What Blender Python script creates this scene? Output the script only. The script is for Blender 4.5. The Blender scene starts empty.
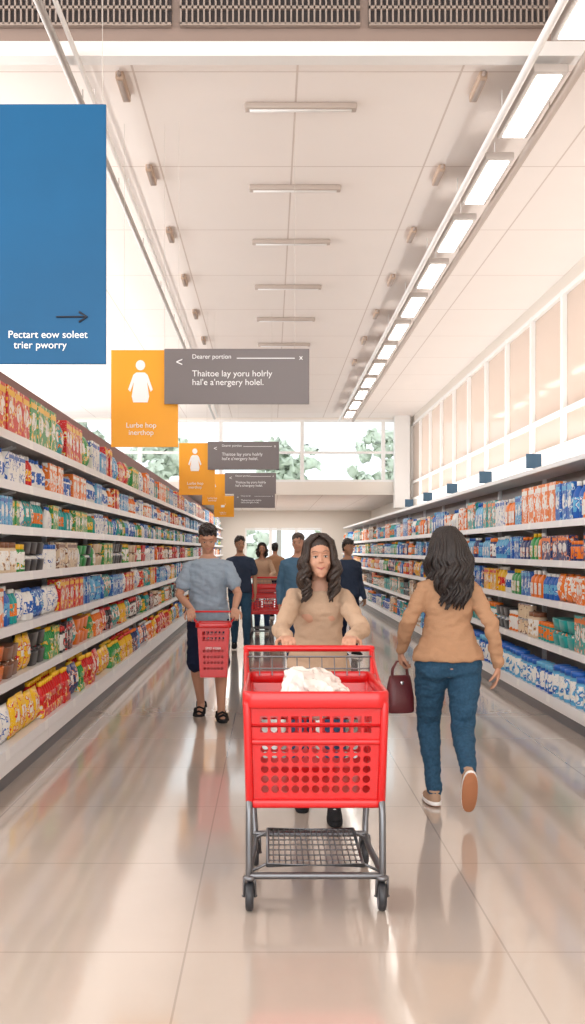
import bpy,bmesh,math,random
from mathutils import Vector as V, Matrix, Euler, noise
R=random.Random(11)
sc=bpy.context.scene; col=sc.collection
F=1134.0; CH=1.5
def PX(px,d): return (px-270)/F*d
def PZ(py,d): return CH+(550-py)/F*d
# ---------------- materials
MC={}
def mat(name,c,rough=.5,metal=0,spec=.5,bump=0,bs=60,emit=0,coat=0,var=0,trans=0):
    if name in MC: return MC[name]
    m=bpy.data.materials.new(name); m.use_nodes=True; nt=m.node_tree; b=nt.nodes['Principled BSDF']
    b.inputs['Base Color'].default_value=(*c,1); b.inputs['Roughness'].default_value=rough
    b.inputs['Metallic'].default_value=metal; b.inputs['Specular IOR Level'].default_value=spec
    b.inputs['Coat Weight'].default_value=coat
    if trans: b.inputs['Transmission Weight'].default_value=trans
    if emit:
        b.inputs['Emission Color'].default_value=(*c,1); b.inputs['Emission Strength'].default_value=emit
    if bump or var:
        tc=nt.nodes.new('ShaderNodeTexCoord'); n=nt.nodes.new('ShaderNodeTexNoise'); n.inputs['Scale'].default_value=bs
        n.inputs['Detail'].default_value=4
        nt.links.new(tc.outputs['Object'],n.inputs['Vector'])
        if bump:
            bp=nt.nodes.new('ShaderNodeBump'); bp.inputs['Strength'].default_value=bump; bp.inputs['Distance'].default_value=.01
            nt.links.new(n.outputs['Fac'],bp.inputs['Height']); nt.links.new(bp.outputs['Normal'],b.inputs['Normal'])
        if var:
            mx=nt.nodes.new('ShaderNodeMix'); mx.data_type='RGBA'
            mx.inputs[6].default_value=(*[x*(1-var) for x in c],1); mx.inputs[7].default_value=(*[min(1,x*(1+var)) for x in c],1)
            nt.links.new(n.outputs['Fac'],mx.inputs[0]); nt.links.new(mx.outputs[2],b.inputs['Base Color'])
    MC[name]=m; return m
def printmat(name,c1,c2,c3,scale=20):
    if name in MC: return MC[name]
    m=bpy.data.materials.new(name); m.use_nodes=True; nt=m.node_tree; b=nt.nodes['Principled BSDF']
    N=nt.nodes.new; L=nt.links.new
    tc=N('ShaderNodeTexCoord'); oi=N('ShaderNodeObjectInfo'); ad=N('ShaderNodeVectorMath'); ad.operation='MULTIPLY_ADD'
    ad.inputs[1].default_value=(1,1,1)
    ml=N('ShaderNodeMath'); ml.operation='MULTIPLY'; ml.inputs[1].default_value=3
    L(oi.outputs['Random'],ml.inputs[0])
    L(tc.outputs['Object'],ad.inputs[0]); L(ml.outputs[0],ad.inputs[2])
    n=N('ShaderNodeTexNoise'); n.inputs['Scale'].default_value=scale; n.inputs['Detail'].default_value=1.5
    L(ad.outputs[0],n.inputs['Vector'])
    r=N('ShaderNodeValToRGB'); r.color_ramp.interpolation='CONSTANT'
    e=r.color_ramp.elements; e[0].position=0; e[0].color=(*c1,1); e[1].position=.55; e[1].color=(*c2,1)
    x=e.new(.61); x.color=(*c3,1); x=e.new(.66); x.color=(*c1,1)
    L(n.outputs['Fac'],r.inputs[0])
    n2=N('ShaderNodeTexVoronoi'); n2.inputs['Scale'].default_value=scale*4
    L(ad.outputs[0],n2.inputs['Vector'])
    gt=N('ShaderNodeMath'); gt.operation='LESS_THAN'; gt.inputs[1].default_value=.2; L(n2.outputs['Distance'],gt.inputs[0])
    gm=N('ShaderNodeMath'); gm.operation='MULTIPLY'; gm.inputs[1].default_value=.45; L(gt.outputs[0],gm.inputs[0])
    mx=N('ShaderNodeMix'); mx.data_type='RGBA'; L(gm.outputs[0],mx.inputs[0]); L(r.outputs['Color'],mx.inputs[6]); mx.inputs[7].default_value=(*c3,1)
    L(mx.outputs[2],b.inputs['Base Color']); b.inputs['Roughness'].default_value=.38
    MC[name]=m; return m
# ---------------- geometry helpers
def mk(name,src,mats,parent=None,loc=(0,0,0),rot=(0,0,0),smooth=True,free=True,**pr):
    if isinstance(src,bmesh.types.BMesh):
        bmesh.ops.recalc_face_normals(src,faces=src.faces[:])
        me=bpy.data.meshes.new(name); src.to_mesh(me)
        if free: src.free()
    else: me=src
    if not isinstance(mats,(list,tuple)): mats=[mats]
    if len(me.materials)==0:
        for m in mats: me.materials.append(m)
    if smooth: me.polygons.foreach_set('use_smooth',[True]*len(me.polygons))
    ob=bpy.data.objects.new(name,me); col.objects.link(ob); ob.location=loc; ob.rotation_euler=rot
    if parent: ob.parent=parent
    for k,v in pr.items(): ob[k]=v
    return ob
def empty(name,loc=(0,0,0),rot=(0,0,0),parent=None,**pr):
    ob=bpy.data.objects.new(name,None); col.objects.link(ob); ob.location=loc; ob.rotation_euler=rot; ob.empty_display_size=.1
    if parent: ob.parent=parent
    for k,v in pr.items(): ob[k]=v
    return ob
def copy_tree(o,loc=None,rot=None,parent=None,**pr):
    c=o.copy(); col.objects.link(c)
    if loc is not None: c.location=loc
    if rot is not None: c.rotation_euler=rot
    c.parent=parent
    for k,v in pr.items(): c[k]=v
    for ch in o.children: copy_tree(ch,parent=c)
    return c
def box(bm,x0,x1,y0,y1,z0,z1,mi=0,bev=0):
    vs=[bm.verts.new(p) for p in ((x0,y0,z0),(x1,y0,z0),(x1,y1,z0),(x0,y1,z0),(x0,y0,z1),(x1,y0,z1),(x1,y1,z1),(x0,y1,z1))]
    fs=[bm.faces.new([vs[i] for i in q]) for q in ((0,3,2,1),(4,5,6,7),(0,1,5,4),(1,2,6,5),(2,3,7,6),(3,0,4,7))]
    for f in fs: f.material_index=mi
    if bev:
        es={e for f in fs for e in f.edges}
        r=bmesh.ops.bevel(bm,geom=list(es),offset=bev,segments=2,affect='EDGES',profile=.5)
        for f in r['faces']: f.material_index=mi
def frame_of(d):
    d=d.normalized(); a=V((0,0,1)) if abs(d.z)<.9 else V((0,1,0))
    x=a.cross(d).normalized(); return x,d.cross(x)
def tube(bm,pts,rads,seg=10,mi=0,flat=1.0,closed=False):
    pts=[V(p) for p in pts]
    if not isinstance(rads,(list,tuple)): rads=[rads]*len(pts)
    n=len(pts); dirs=[]
    for i in range(n):
        if closed: d=pts[(i+1)%n]-pts[i-1]
        else: d=pts[min(i+1,n-1)]-pts[max(i-1,0)]
        dirs.append(d.normalized() if d.length>1e-9 else V((0,0,1)))
    x,y=frame_of(dirs[0]); rings=[]
    P=[];
    if not closed:
        r=rads[0]; d=dirs[0]
        for k in (math.radians(75),math.radians(40)): P.append((pts[0]-d*r*math.sin(k),r*math.cos(k),d))
    for i in range(n): P.append((pts[i],rads[i],dirs[i]))
    if not closed:
        r=rads[-1]; d=dirs[-1]
        for k in (math.radians(40),math.radians(75)): P.append((pts[-1]+d*r*math.sin(k),r*math.cos(k),d))
    for c,r,d in P:
        x=(x-d*x.dot(d)).normalized(); y=d.cross(x)
        rings.append([bm.verts.new(c+x*r*math.cos(2*math.pi*k/seg)+y*r*flat*math.sin(2*math.pi*k/seg)) for k in range(seg)])
    m=len(rings)
    for i in range(m if closed else m-1):
        a=rings[i]; b=rings[(i+1)%m]
        for k in range(seg):
            f=bm.faces.new((a[k],a[(k+1)%seg],b[(k+1)%seg],b[k])); f.material_index=mi
    if not closed:
        f=bm.faces.new(rings[0][::-1]); f.material_index=mi; f=bm.faces.new(rings[-1]); f.material_index=mi
def loft(bm,rings,n=20,mi=0,e=1.0):
    rs=[]
    for c,ax,ay in rings:
        c=V(c);ax=V(ax);ay=V(ay);r=[]
        for k in range(n):
            a=2*math.pi*k/n; ca,sa=math.cos(a),math.sin(a)
            r.append(bm.verts.new(c+ax*math.copysign(abs(ca)**e,ca)+ay*math.copysign(abs(sa)**e,sa)))
        rs.append(r)
    for a,b in zip(rs,rs[1:]):
        for k in range(n):
            f=bm.faces.new((a[k],a[(k+1)%n],b[(k+1)%n],b[k])); f.material_index=mi
    for r in (rs[0][::-1],rs[-1]):
        f=bm.faces.new(r); f.material_index=mi
def ell(bm,c,r,M=None,seg=16,rg=10,mi=0):
    M=M or Matrix.Identity(3); c=V(c)
    rows=[]
    top=bm.verts.new(c+M@V((0,0,r[2]))); bot=bm.verts.new(c+M@V((0,0,-r[2])))
    for i in range(1,rg):
        t=math.pi*i/rg
        rows.append([bm.verts.new(c+M@V((r[0]*math.sin(t)*math.cos(2*math.pi*k/seg),r[1]*math.sin(t)*math.sin(2*math.pi*k/seg),r[2]*math.cos(t)))) for k in range(seg)])
    for k in range(seg):
        f=bm.faces.new((top,rows[0][k],rows[0][(k+1)%seg])); f.material_index=mi
        f=bm.faces.new((bot,rows[-1][(k+1)%seg],rows[-1][k])); f.material_index=mi
    for a,b in zip(rows,rows[1:]):
        for k in range(seg):
            f=bm.faces.new((a[k],b[k],b[(k+1)%seg],a[(k+1)%seg])); f.material_index=mi
def lathe(bm,prof,seg=12,c=(0,0)):
    rs=[[bm.verts.new((c[0]+max(r,.0005)*math.cos(2*math.pi*k/seg),c[1]+max(r,.0005)*math.sin(2*math.pi*k/seg),z)) for k in range(seg)] for r,z,_ in prof]
    for i in range(len(rs)-1):
        for k in range(seg):
            f=bm.faces.new((rs[i][k],rs[i][(k+1)%seg],rs[i+1][(k+1)%seg],rs[i+1][k])); f.material_index=prof[i+1][2]
    f=bm.faces.new(rs[0][::-1]); f.material_index=prof[0][2]; f=bm.faces.new(rs[-1]); f.material_index=prof[-1][2]
def remesh(bm,vox,it=3,fac=.5):
    bmesh.ops.recalc_face_normals(bm,faces=bm.faces[:])
    me=bpy.data.meshes.new('t'); bm.to_mesh(me); bm.free()
    ob=bpy.data.objects.new('t',me); col.objects.link(ob)
    m=ob.modifiers.new('r','REMESH'); m.mode='VOXEL'; m.voxel_size=vox
    s=ob.modifiers.new('s','SMOOTH'); s.iterations=it; s.factor=fac
    bpy.context.view_layer.update()
    dg=bpy.context.evaluated_depsgraph_get()
    m2=bpy.data.meshes.new_from_object(ob.evaluated_get(dg))
    bpy.data.objects.remove(ob); bpy.data.meshes.remove(me)
    m2.materials.clear(); return m2
def wrinkle(me,amp,f=(9,9,22),seed=0):
    ns=[v.normal.copy() for v in me.vertices]
    for v,n in zip(me.vertices,ns):
        c=v.co; h=noise.noise(V((c.x*f[0]+seed,c.y*f[1],c.z*f[2]+c.x*8)))+.5*noise.noise(V((c.x*f[0]*2.3,c.y*f[1]*2.3+seed,c.z*f[2]*2)))
        v.co=c+n*amp*h
def crumple(me,amp,f):
    ns=[v.normal.copy() for v in me.vertices]
    for v,n in zip(me.vertices,ns):
        c=v.co; v.co=c+n*amp*(.35-2*abs(noise.noise(c*f)))
def textobj(body,size,loc,m,parent,align='LEFT',name='sign_text',bold=.0):
    cu=bpy.data.curves.new('t','FONT'); cu.body=body; cu.size=size; cu.align_x=align; cu.extrude=.0015; cu.offset=bold
    ob=bpy.data.objects.new('t',cu); col.objects.link(ob); bpy.context.view_layer.update()
    me=bpy.data.meshes.new_from_object(ob.evaluated_get(bpy.context.evaluated_depsgraph_get()))
    bpy.data.objects.remove(ob); me.materials.clear()
    me.transform(Matrix.Rotation(math.pi/2,4,'X'))
    return mk(name,me,m,parent,loc,smooth=False)
# ---------------- base mats
WHITE=mat('white_paint',(.86,.84,.82),.4); CREAM=mat('cream_wall',(.82,.76,.69),.6,bump=.05,bs=40)
SHELFW=mat('shelf_white_steel',(.84,.83,.84),.3,spec=.5)
TAUPE=mat('taupe',(.42,.34,.30),.6); DARK=mat('dark_plastic',(.03,.03,.035),.45)
CHROME=mat('chrome',(.62,.62,.64),.2,metal=1); STEEL=mat('dark_steel',(.17,.17,.18),.28,metal=.85)
RED=mat('red_plastic',(.60,.005,.007),.28,coat=.3)
REDD=mat('red_rim',(.60,.005,.007),.3,coat=.2)
FR=mat('window_frame',(.88,.87,.85),.4)
# ---------------- floor
def lines_mat(name,base,line,sx,sy,ox,oy,w,rough,bumpy=False,var=.04,coat=0):
    m=bpy.data.materials.new(name); m.use_nodes=True; nt=m.node_tree; b=nt.nodes['Principled BSDF']; N=nt.nodes.new; L=nt.links.new
    tc=N('ShaderNodeTexCoord'); sp=N('ShaderNodeSeparateXYZ'); L(tc.outputs['Object'],sp.inputs[0]); outs=[]
    for ax,s,o in ((0,sx,ox),(1,sy,oy)):
        a=N('ShaderNodeMath'); a.operation='SUBTRACT'; a.inputs[1].default_value=o; L(sp.outputs[ax],a.inputs[0])
        p=N('ShaderNodeMath'); p.operation='PINGPONG'; p.inputs[1].default_value=s/2; L(a.outputs[0],p.inputs[0])
        l=N('ShaderNodeMath'); l.operation='LESS_THAN'; l.inputs[1].default_value=w; L(p.outputs[0],l.inputs[0]); outs.append(l)
    mx=N('ShaderNodeMath'); mx.operation='MAXIMUM'; L(outs[0].outputs[0],mx.inputs[0]); L(outs[1].outputs[0],mx.inputs[1])
    n=N('ShaderNodeTexNoise'); n.inputs['Scale'].default_value=1.6; n.inputs['Detail'].default_value=6; L(tc.outputs['Object'],n.inputs['Vector'])
    c=N('ShaderNodeMix'); c.data_type='RGBA'; c.inputs[6].default_value=(*[x*(1-var) for x in base],1); c.inputs[7].default_value=(*[min(1,x*(1+var)) for x in base],1); L(n.outputs['Fac'],c.inputs[0])
    c2=N('ShaderNodeMix'); c2.data_type='RGBA'; L(mx.outputs[0],c2.inputs[0]); L(c.outputs[2],c2.inputs[6]); c2.inputs[7].default_value=(*line,1)
    L(c2.outputs[2],b.inputs['Base Color'])
    mr=N('ShaderNodeMapRange'); mr.inputs['To Min'].default_value=rough[0]; mr.inputs['To Max'].default_value=rough[1]; L(n.outputs['Fac'],mr.inputs[0]); L(mr.outputs[0],b.inputs['Roughness'])
    b.inputs['Coat Weight'].default_value=coat; b.inputs['Coat Roughness'].default_value=.06
    return m
FLOOR=lines_mat('polished_tile',(.50,.425,.365),(.36,.30,.26),1.2,1.2,-.315,4.23,.004,(.09,.15),var=.07,coat=.45)
CEIL=lines_mat('ceiling_tile',(.90,.835,.795),(.66,.57,.52),1.2,2.05,.2,8.3,.008,(.7,.8),var=.02)
XL,XR,YB,ZC,YE,ZL=-6.2,3.75,30.0,5.0,42.0,2.96
def struct(name,boxes,m,**k):
    bm=bmesh.new()
    for b in boxes: box(bm,*b)
    return mk(name,bm,m,smooth=False,kind='structure',label=k.get('label',name.replace('_',' ')))
struct('floor',[(XL-.2,XR+.2,-3,YE+.2,-.1,0)],FLOOR,label='polished beige tile floor')
struct('ceiling',[(XL-.2,XR+.2,7.95,YB+.2,ZC,ZC+.1),(XL-.2,XR+.2,-3,8.0,5.75,5.85),(XL-.2,XR+.2,YB+.2,YE+.2,ZL,ZL+.1)],CEIL,label='off-white panelled ceiling')
struct('trim_1',[(XL-.2,XR+.2,7.8,7.95,4.9,5.0)],WHITE,label='white bulkhead edge beam')
struct('trim_2',[(XL-.2,XR+.2,7.86,7.95,5.0,5.75)],mat('bulkhead_taupe',(.34,.25,.21),.6),label='taupe bulkhead above the beam')
struct('wall_left',[(XL-.2,XL,-3,YE,0,2.9),(XL-.2,XL,-3,YB,4.7,5.8)]+[(XL-.2,XL,y,y+.3,2.9,4.7) for y in range(-3,30,3)],WHITE)
zs0,zs1=2.8,4.82
struct('wall_right',[(XR,XR+.2,-3,YE,0,zs0),(XR,XR+.2,-3,YB,zs1,5.8),(XR,XR+.2,YB,YE,zs0,3.05)],CREAM)
m=bpy.data.materials.new('frosted_pane'); m.use_nodes=True; nt=m.node_tree; nt.nodes.clear()
o=nt.nodes.new('ShaderNodeOutputMaterial'); mxs=nt.nodes.new('ShaderNodeMixShader'); d1=nt.nodes.new('ShaderNodeBsdfTranslucent'); d2=nt.nodes.new('ShaderNodeBsdfPrincipled')
d1.inputs[0].default_value=(.78,.67,.60,1); d2.inputs['Base Color'].default_value=(.42,.36,.32,1); d2.inputs['Roughness'].default_value=.08
mxs.inputs[0].default_value=.4; nt.links.new(d1.outputs[0],mxs.inputs[1]); nt.links.new(d2.outputs[0],mxs.inputs[2]); nt.links.new(mxs.outputs[0],o.inputs[0]); PANE=m
ys=[-1+1.72*i for i in range(19)]
wi=1
for y in ys:
    y0,y1=y,min(y+1.72,YB)
    if y0>=YB-.3: break
    bm=bmesh.new(); q=.055
    box(bm,XR-.03,XR+.14,y0,y0+q,zs0,zs1,0); box(bm,XR-.03,XR+.14,y1-q,y1,zs0,zs1,0)
    for z in (zs0,zs1-.07,3.24): box(bm,XR-.03,XR+.14,y0+q,y1-q,z,z+.06,0)
    box(bm,XR+.03,XR+.04,y0+q,y1-q,zs0+.06,zs1-.07,1)
    mk('window_%d'%wi,bm,[FR,PANE],smooth=False,kind='structure',label='white framed clerestory window'); wi+=1
bz0,bz1=3.3,4.95
dx0,dx1,dz=PX(245,YE),PX(322,YE),PZ(528,YE)
struct('wall_back',[(XL-.2,XR+.2,YB,YB+.2,ZL,bz0),(XL-.2,XR+.2,YB,YB+.2,bz1,5.2),(3.45,XR+.2,YB,YB+.2,bz0,bz1),(XL-.2,-5.6,YB,YB+.2,bz0,bz1)],CREAM)
struct('wall_entrance',[(XL-.2,dx0,YE,YE+.2,0,ZL),(dx1,XR+.2,YE,YE+.2,0,ZL),(dx0,dx1,YE,YE+.2,dz,ZL)],CREAM,label='cream end wall with a glazed entrance')
struct('trim_3',[(3.25,3.64,YB-.5,YB-.15,2.6,5.0)],WHITE,label='white corner column')
x=-5.6
while x<3.4:
    x1=min(x+2.15,3.45); bm=bmesh.new(); zm=4.05
    box(bm,x,x+.05,YB,YB+.12,bz0,bz1); box(bm,x1-.05,x1,YB,YB+.12,bz0,bz1)
    for z in (bz0,zm,bz1-.06): box(bm,x+.05,x1-.05,YB,YB+.12,z,z+.06)
    mk('window_%d'%wi,bm,FR,smooth=False,kind='structure',label='large white framed window'); wi+=1; x+=2.15
hw=(dx1-dx0)/3
for i in range(3):
    a=dx0+i*hw; b=a+hw; bm=bmesh.new()
    box(bm,a,a+.06,YE+.02,YE+.1,0,dz); box(bm,b-.06,b,YE+.02,YE+.1,0,dz)
    for z in (0,1.0,dz-.08): box(bm,a+.06,b-.06,YE+.02,YE+.1,z,z+.07)
    mk('door_%d'%(i+1),bm,FR,smooth=False,kind='structure',label='white framed glass entrance door')
struct('ground',[(-40,40,YE+.3,90,-.15,-.02)],mat('pale_paving',(.7,.7,.65),.8))
LEAF=mat('leaves',(.78,.86,.72),.7,var=.15,bs=3); BARK=mat('bark',(.6,.55,.5),.9,bump=.3,bs=10)  # leaf colour paled to stand in for overexposed daylight outdoors
def tree(loc,h,s):
    bm=bmesh.new(); tube(bm,[(0,0,0),(.05,0,h*.35),(0,.1,h*.6)],[.16,.11,.07],8)
    root=empty('tree',loc,label='leafy green tree standing outside the glazing',category='tree',group='trees outside the store')
    mk('trunk',bm,BARK,root)
    bm=bmesh.new()
    for i in range(60):
        a=R.uniform(0,6.28); r=R.uniform(0,1.7)*s; c=V((r*math.cos(a),r*math.sin(a),h*.6+R.uniform(-1.7,1.4)*s))
        rr=R.uniform(.12,.34)*s
        ell(bm,c,(rr,rr,rr*.7),seg=12,rg=8)
    for v in bm.verts: v.co+=V((noise.noise(v.co*5),noise.noise(v.co*5+V((9,0,0))),noise.noise(v.co*5+V((0,9,0)))))*.4
    mk('foliage',bm,LEAF,root)
for (x,y,h,s) in [(-9.8,52,9.5,1.1),(-4.6,50,8.0,1.1),(.4,55,8.4,1.1),(5.4,51,8.8,1.1),(-1.4,47,2.9,.75),(2.5,46.5,2.6,.7)]: tree((x,y,-.02),h,s)
# ---------------- ceiling fittings
for i,xc in enumerate([-2.6,-1.3,0,1.3,2.6]):
    bm=bmesh.new(); w=.62
    box(bm,xc-w,xc+w,7.83,7.86,5.13,5.36,1)
    for z in (5.12,5.235,5.36): box(bm,xc-w,xc+w,7.80,7.84,z-.01,z+.01)
    k=-w
    while k<w: box(bm,xc+k,xc+k+.012,7.80,7.83,5.12,5.36); k+=.04
    mk('air_vent_grille',bm,[mat('grille_beige',(.36,.29,.25),.5),mat('grille_dark',(.06,.05,.05),.8)],smooth=False,label='taupe louvred air vent set in the bulkhead',category='air vent',group='air vents along the bulkhead')
EMW=mat('lamp_diffuser',(1,.96,.90),.5,emit=5)
HOUS=mat('lamp_housing',(.55,.50,.47),.4)
def lamp(x,y,z,top,L):
    root=empty('ceiling_lamp',(x,y,z),label='rectangular white luminaire hung on a ceiling rail',category='ceiling light',group='luminaires on the lighting rail')
    bm=bmesh.new(); box(bm,-.12,.12,-L-.05,L+.05,0,.06,0,.008); mk('housing',bm,HOUS,root)
    bm=bmesh.new(); box(bm,-.085,.085,-L,L,-.012,-.001); mk('diffuser',bm,EMW,root,smooth=False)
    bm=bmesh.new(); tube(bm,[(0,-.4,.06),(0,-.4,top-z-.004)],.004,6); mk('hanger',bm,WHITE,root)
y=4.95
while y<28: lamp(1.93,y,4.78,ZC if y>8 else 5.75,.58); y+=1.73
def rail(x,z,y0,y1,r,m,lab):
    bm=bmesh.new(); tube(bm,[(x,y0,z),(x,y1,z)],r,8)
    y=8.6
    while y<y1: tube(bm,[(x,y,z),(x,y,ZC-.01)],.005,5); y+=2.05
    mk('lighting_rail',bm,m,label=lab,category='rail')
rail(1.76,4.80,5,29,.03,WHITE,'long white metal rail beside the luminaires')
rail(2.12,4.80,5,29,.035,mat('rail_beige',(.50,.42,.37),.5),'long beige metal rail beside the luminaires')
rail(-1.42,4.86,5,29,.028,mat('rail_grey',(.45,.42,.4),.4,metal=.3),'long grey ceiling conduit rail')
rail(-1.33,4.9,5,29,.018,WHITE,'thin white ceiling conduit rail')
for y in [8.9,10.9,12.8,15,17.1,19.2,21.3,23.8,25.8]:
    bm=bmesh.new(); box(bm,-.44,.44,-.05,.05,-.05,0,0,.01); box(bm,-.40,.40,-.025,.025,-.056,-.051,1)
    mk('linear_diffuser',bm,[mat('fitting_beige',(.5,.42,.37),.5),WHITE],loc=(.24,y,ZC),label='slim beige strip fitting fixed to the ceiling',category='ceiling fitting',group='strip fittings across the ceiling')
for x in (-1.1,1.56):
    for y in [8.5,10.5,12.5,14.6,16.7,18.8,21]:
        bm=bmesh.new(); box(bm,-.03,.03,-.22,.22,-.06,0,0,.008); box(bm,-.018,.018,-.19,.19,-.065,-.061,1); tube(bm,[(0,-.26,-.03),(0,-.22,-.03)],.016,8,1)
        mk('spot_track',bm,[mat('fitting_brown',(.5,.36,.27),.5),TAUPE],loc=(x,y,ZC),label='short brown track spotlight fixed to the ceiling',category='spotlight',group='track spotlights on the ceiling')
# ---------------- signs
WT=mat('sign_white',(.9,.9,.9),.5)
BLUE=mat('sign_blue',(.0,.088,.22),.4,spec=.3,var=.35,bs=.8); ORG=mat('sign_orange',(.92,.38,.003),.4); GREY=mat('sign_grey',(.18,.155,.155),.45)
def panel(w,h,m,root,loc=(0,0,0)):
    bm=bmesh.new(); box(bm,0,w,0,.02,0,h,0,.003); return mk('panel',bm,m,root,loc,smooth=False)
def wires(xs,h,top,root):
    for x in xs:
        bm=bmesh.new(); tube(bm,[(x,.01,h),(x,.01,top)],.0014,5); mk('hanging_wire',bm,mat('wire_grey',(.6,.55,.5),.4),root)
d=6.0; x0,x1=-1.75,PX(106,d); z0,z1=PZ(364,d),PZ(104,d)
r=empty('hanging_sign',(x0,d,z0),label='large blue hanging sign with white arrow and text',category='sign')
panel(x1-x0,z1-z0,BLUE,r); wires([.25,x1-x0-.02],z1-z0,5.75-z0,r)
sx=PX(8,d)-x0
textobj('Pectart eow soleet\n  trier pworry',.055,(sx,-.003,PZ(338,d)-z0),WT,r)
bm=bmesh.new(); ax=PX(57,d)-x0; az=PZ(317,d)-z0
tube(bm,[(ax,0,az),(ax+.155,0,az)],.005,6); tube(bm,[(ax+.12,0,az+.025),(ax+.16,0,az),(ax+.12,0,az-.025)],.006,6); mk('arrow_symbol',bm,mat('arrow_dark',(.002,.006,.02),.5),r,(0,-.004,0))
def icon(root,cx,cz,s):
    bm=bmesh.new()
    def poly(ps):
        a=[bm.verts.new((cx+x*s*.85,-.004,cz+z*s)) for x,z in ps]; b=[bm.verts.new((cx+x*s*.85,0,cz+z*s)) for x,z in ps]
        bm.faces.new(a); n=len(a)
        for i in range(n): bm.faces.new((a[i],a[(i+1)%n],b[(i+1)%n],b[i]))
    poly([(.13*math.cos(t*math.pi/10),.37+.12*math.sin(t*math.pi/10)) for t in range(20)])
    poly([(-.12,.2),(.12,.2),(.2,.14),(.34,-.2),(.28,-.25),(.18,-.02),(.24,-.36),(.2,-.5),(-.2,-.5),(-.24,-.36),(-.18,-.02),(-.28,-.25),(-.34,-.2),(-.2,.14)])
    mk('person_symbol',bm,WT,root,smooth=False)
def orange_sign(px0,px1,py0,py1,d):
    x0,x1,z0,z1=PX(px0,d),PX(px1,d),PZ(py1,d),PZ(py0,d); w=x1-x0;h=z1-z0
    r=empty('hanging_sign',(x0,d,z0),label='orange hanging sign with a white person symbol',category='sign',group='orange signs above the aisle')
    panel(w,h,ORG,r); wires([w*.2,w*.8],h,ZC-z0,r); icon(r,w*.44,h*.68,h*.44)
    textobj('Lurbe hop\ninerthop',h*.075,(w*.45,-.003,h*.2),WT,r,'CENTER')
def grey_sign(px0,px1,py0,py1,d):
    x0,x1,z0,z1=PX(px0,d),PX(px1,d),PZ(py1,d),PZ(py0,d); w=x1-x0;h=z1-z0
    r=empty('hanging_sign',(x0,d-.06,z0),label='grey rectangular hanging sign with small white text',category='sign',group='grey signs above the aisle')
    panel(w,h,GREY,r); wires([w*.1,w*.9],h,ZC-z0,r)
    s=h/.44
    textobj('<',.10*s,(.09*s,-.003,h*.68),WT,r); textobj('Dearer portion',.05*s,(.22*s,-.003,h*.82),WT,r)
    bm=bmesh.new(); box(bm,w*.5,w*.9,-.003,0,h*.82,h*.835); mk('rule_line',bm,WT,r,smooth=False)
    textobj('x',.06*s,(w*.93,-.003,h*.8),WT,r)
    textobj("Thaitoe lay yoru holrly\nhal'e a'nergery holel.",.069*s,(.22*s,-.003,h*.5),WT,r)
orange_sign(111,178,350,447,9.3); grey_sign(165,309,350,405,9.3)
orange_sign(179,215,443,495,16.7); grey_sign(208,279,442,470,16.7)
orange_sign(202,225,474,505,23.3); grey_sign(225,276,473,494,23.3)
orange_sign(214,234,496,517,27.5); grey_sign(234,275,494,508,27.5)
# ---------------- shelving
def railmat():
    m=bpy.data.materials.new('price_rail'); m.use_nodes=True; nt=m.node_tree; b=nt.nodes['Principled BSDF']; N=nt.nodes.new; L=nt.links.new
    tc=N('ShaderNodeTexCoord'); sp=N('ShaderNodeSeparateXYZ'); L(tc.outputs['Object'],sp.inputs[0])
    cb=N('ShaderNodeCombineXYZ'); ml=N('ShaderNodeMath'); ml.operation='MULTIPLY'; ml.inputs[1].default_value=9; L(sp.outputs[1],ml.inputs[0]); fl=N('ShaderNodeMath'); fl.operation='FLOOR'; L(ml.outputs[0],fl.inputs[0])
    L(fl.outputs[0],cb.inputs[0])
    wn=N('ShaderNodeTexWhiteNoise'); L(cb.outputs[0],wn.inputs['Vector'])
    r=N('ShaderNodeValToRGB'); r.color_ramp.interpolation='CONSTANT'; e=r.color_ramp.elements; e[0].color=(.82,.82,.84,1); e[1].position=.72; e[1].color=(.9,.9,.9,1)
    for p,c in ((.84,(.75,.6,.1,1)),(.9,(.65,.08,.06,1)),(.94,(.35,.5,.65,1))): x=e.new(p); x.color=c
    L(wn.outputs['Value'],r.inputs[0]); L(r.outputs['Color'],b.inputs['Base Color']); b.inputs['Roughness'].default_value=.35
    return m
RAILM=railmat()
MAUVE=mat('mauve_header',(.25,.12,.11),.6); KICK=mat('kick_dark',(.10,.09,.10),.4); BACKP=mat('back_panel',(.35,.31,.30),.6)
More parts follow.
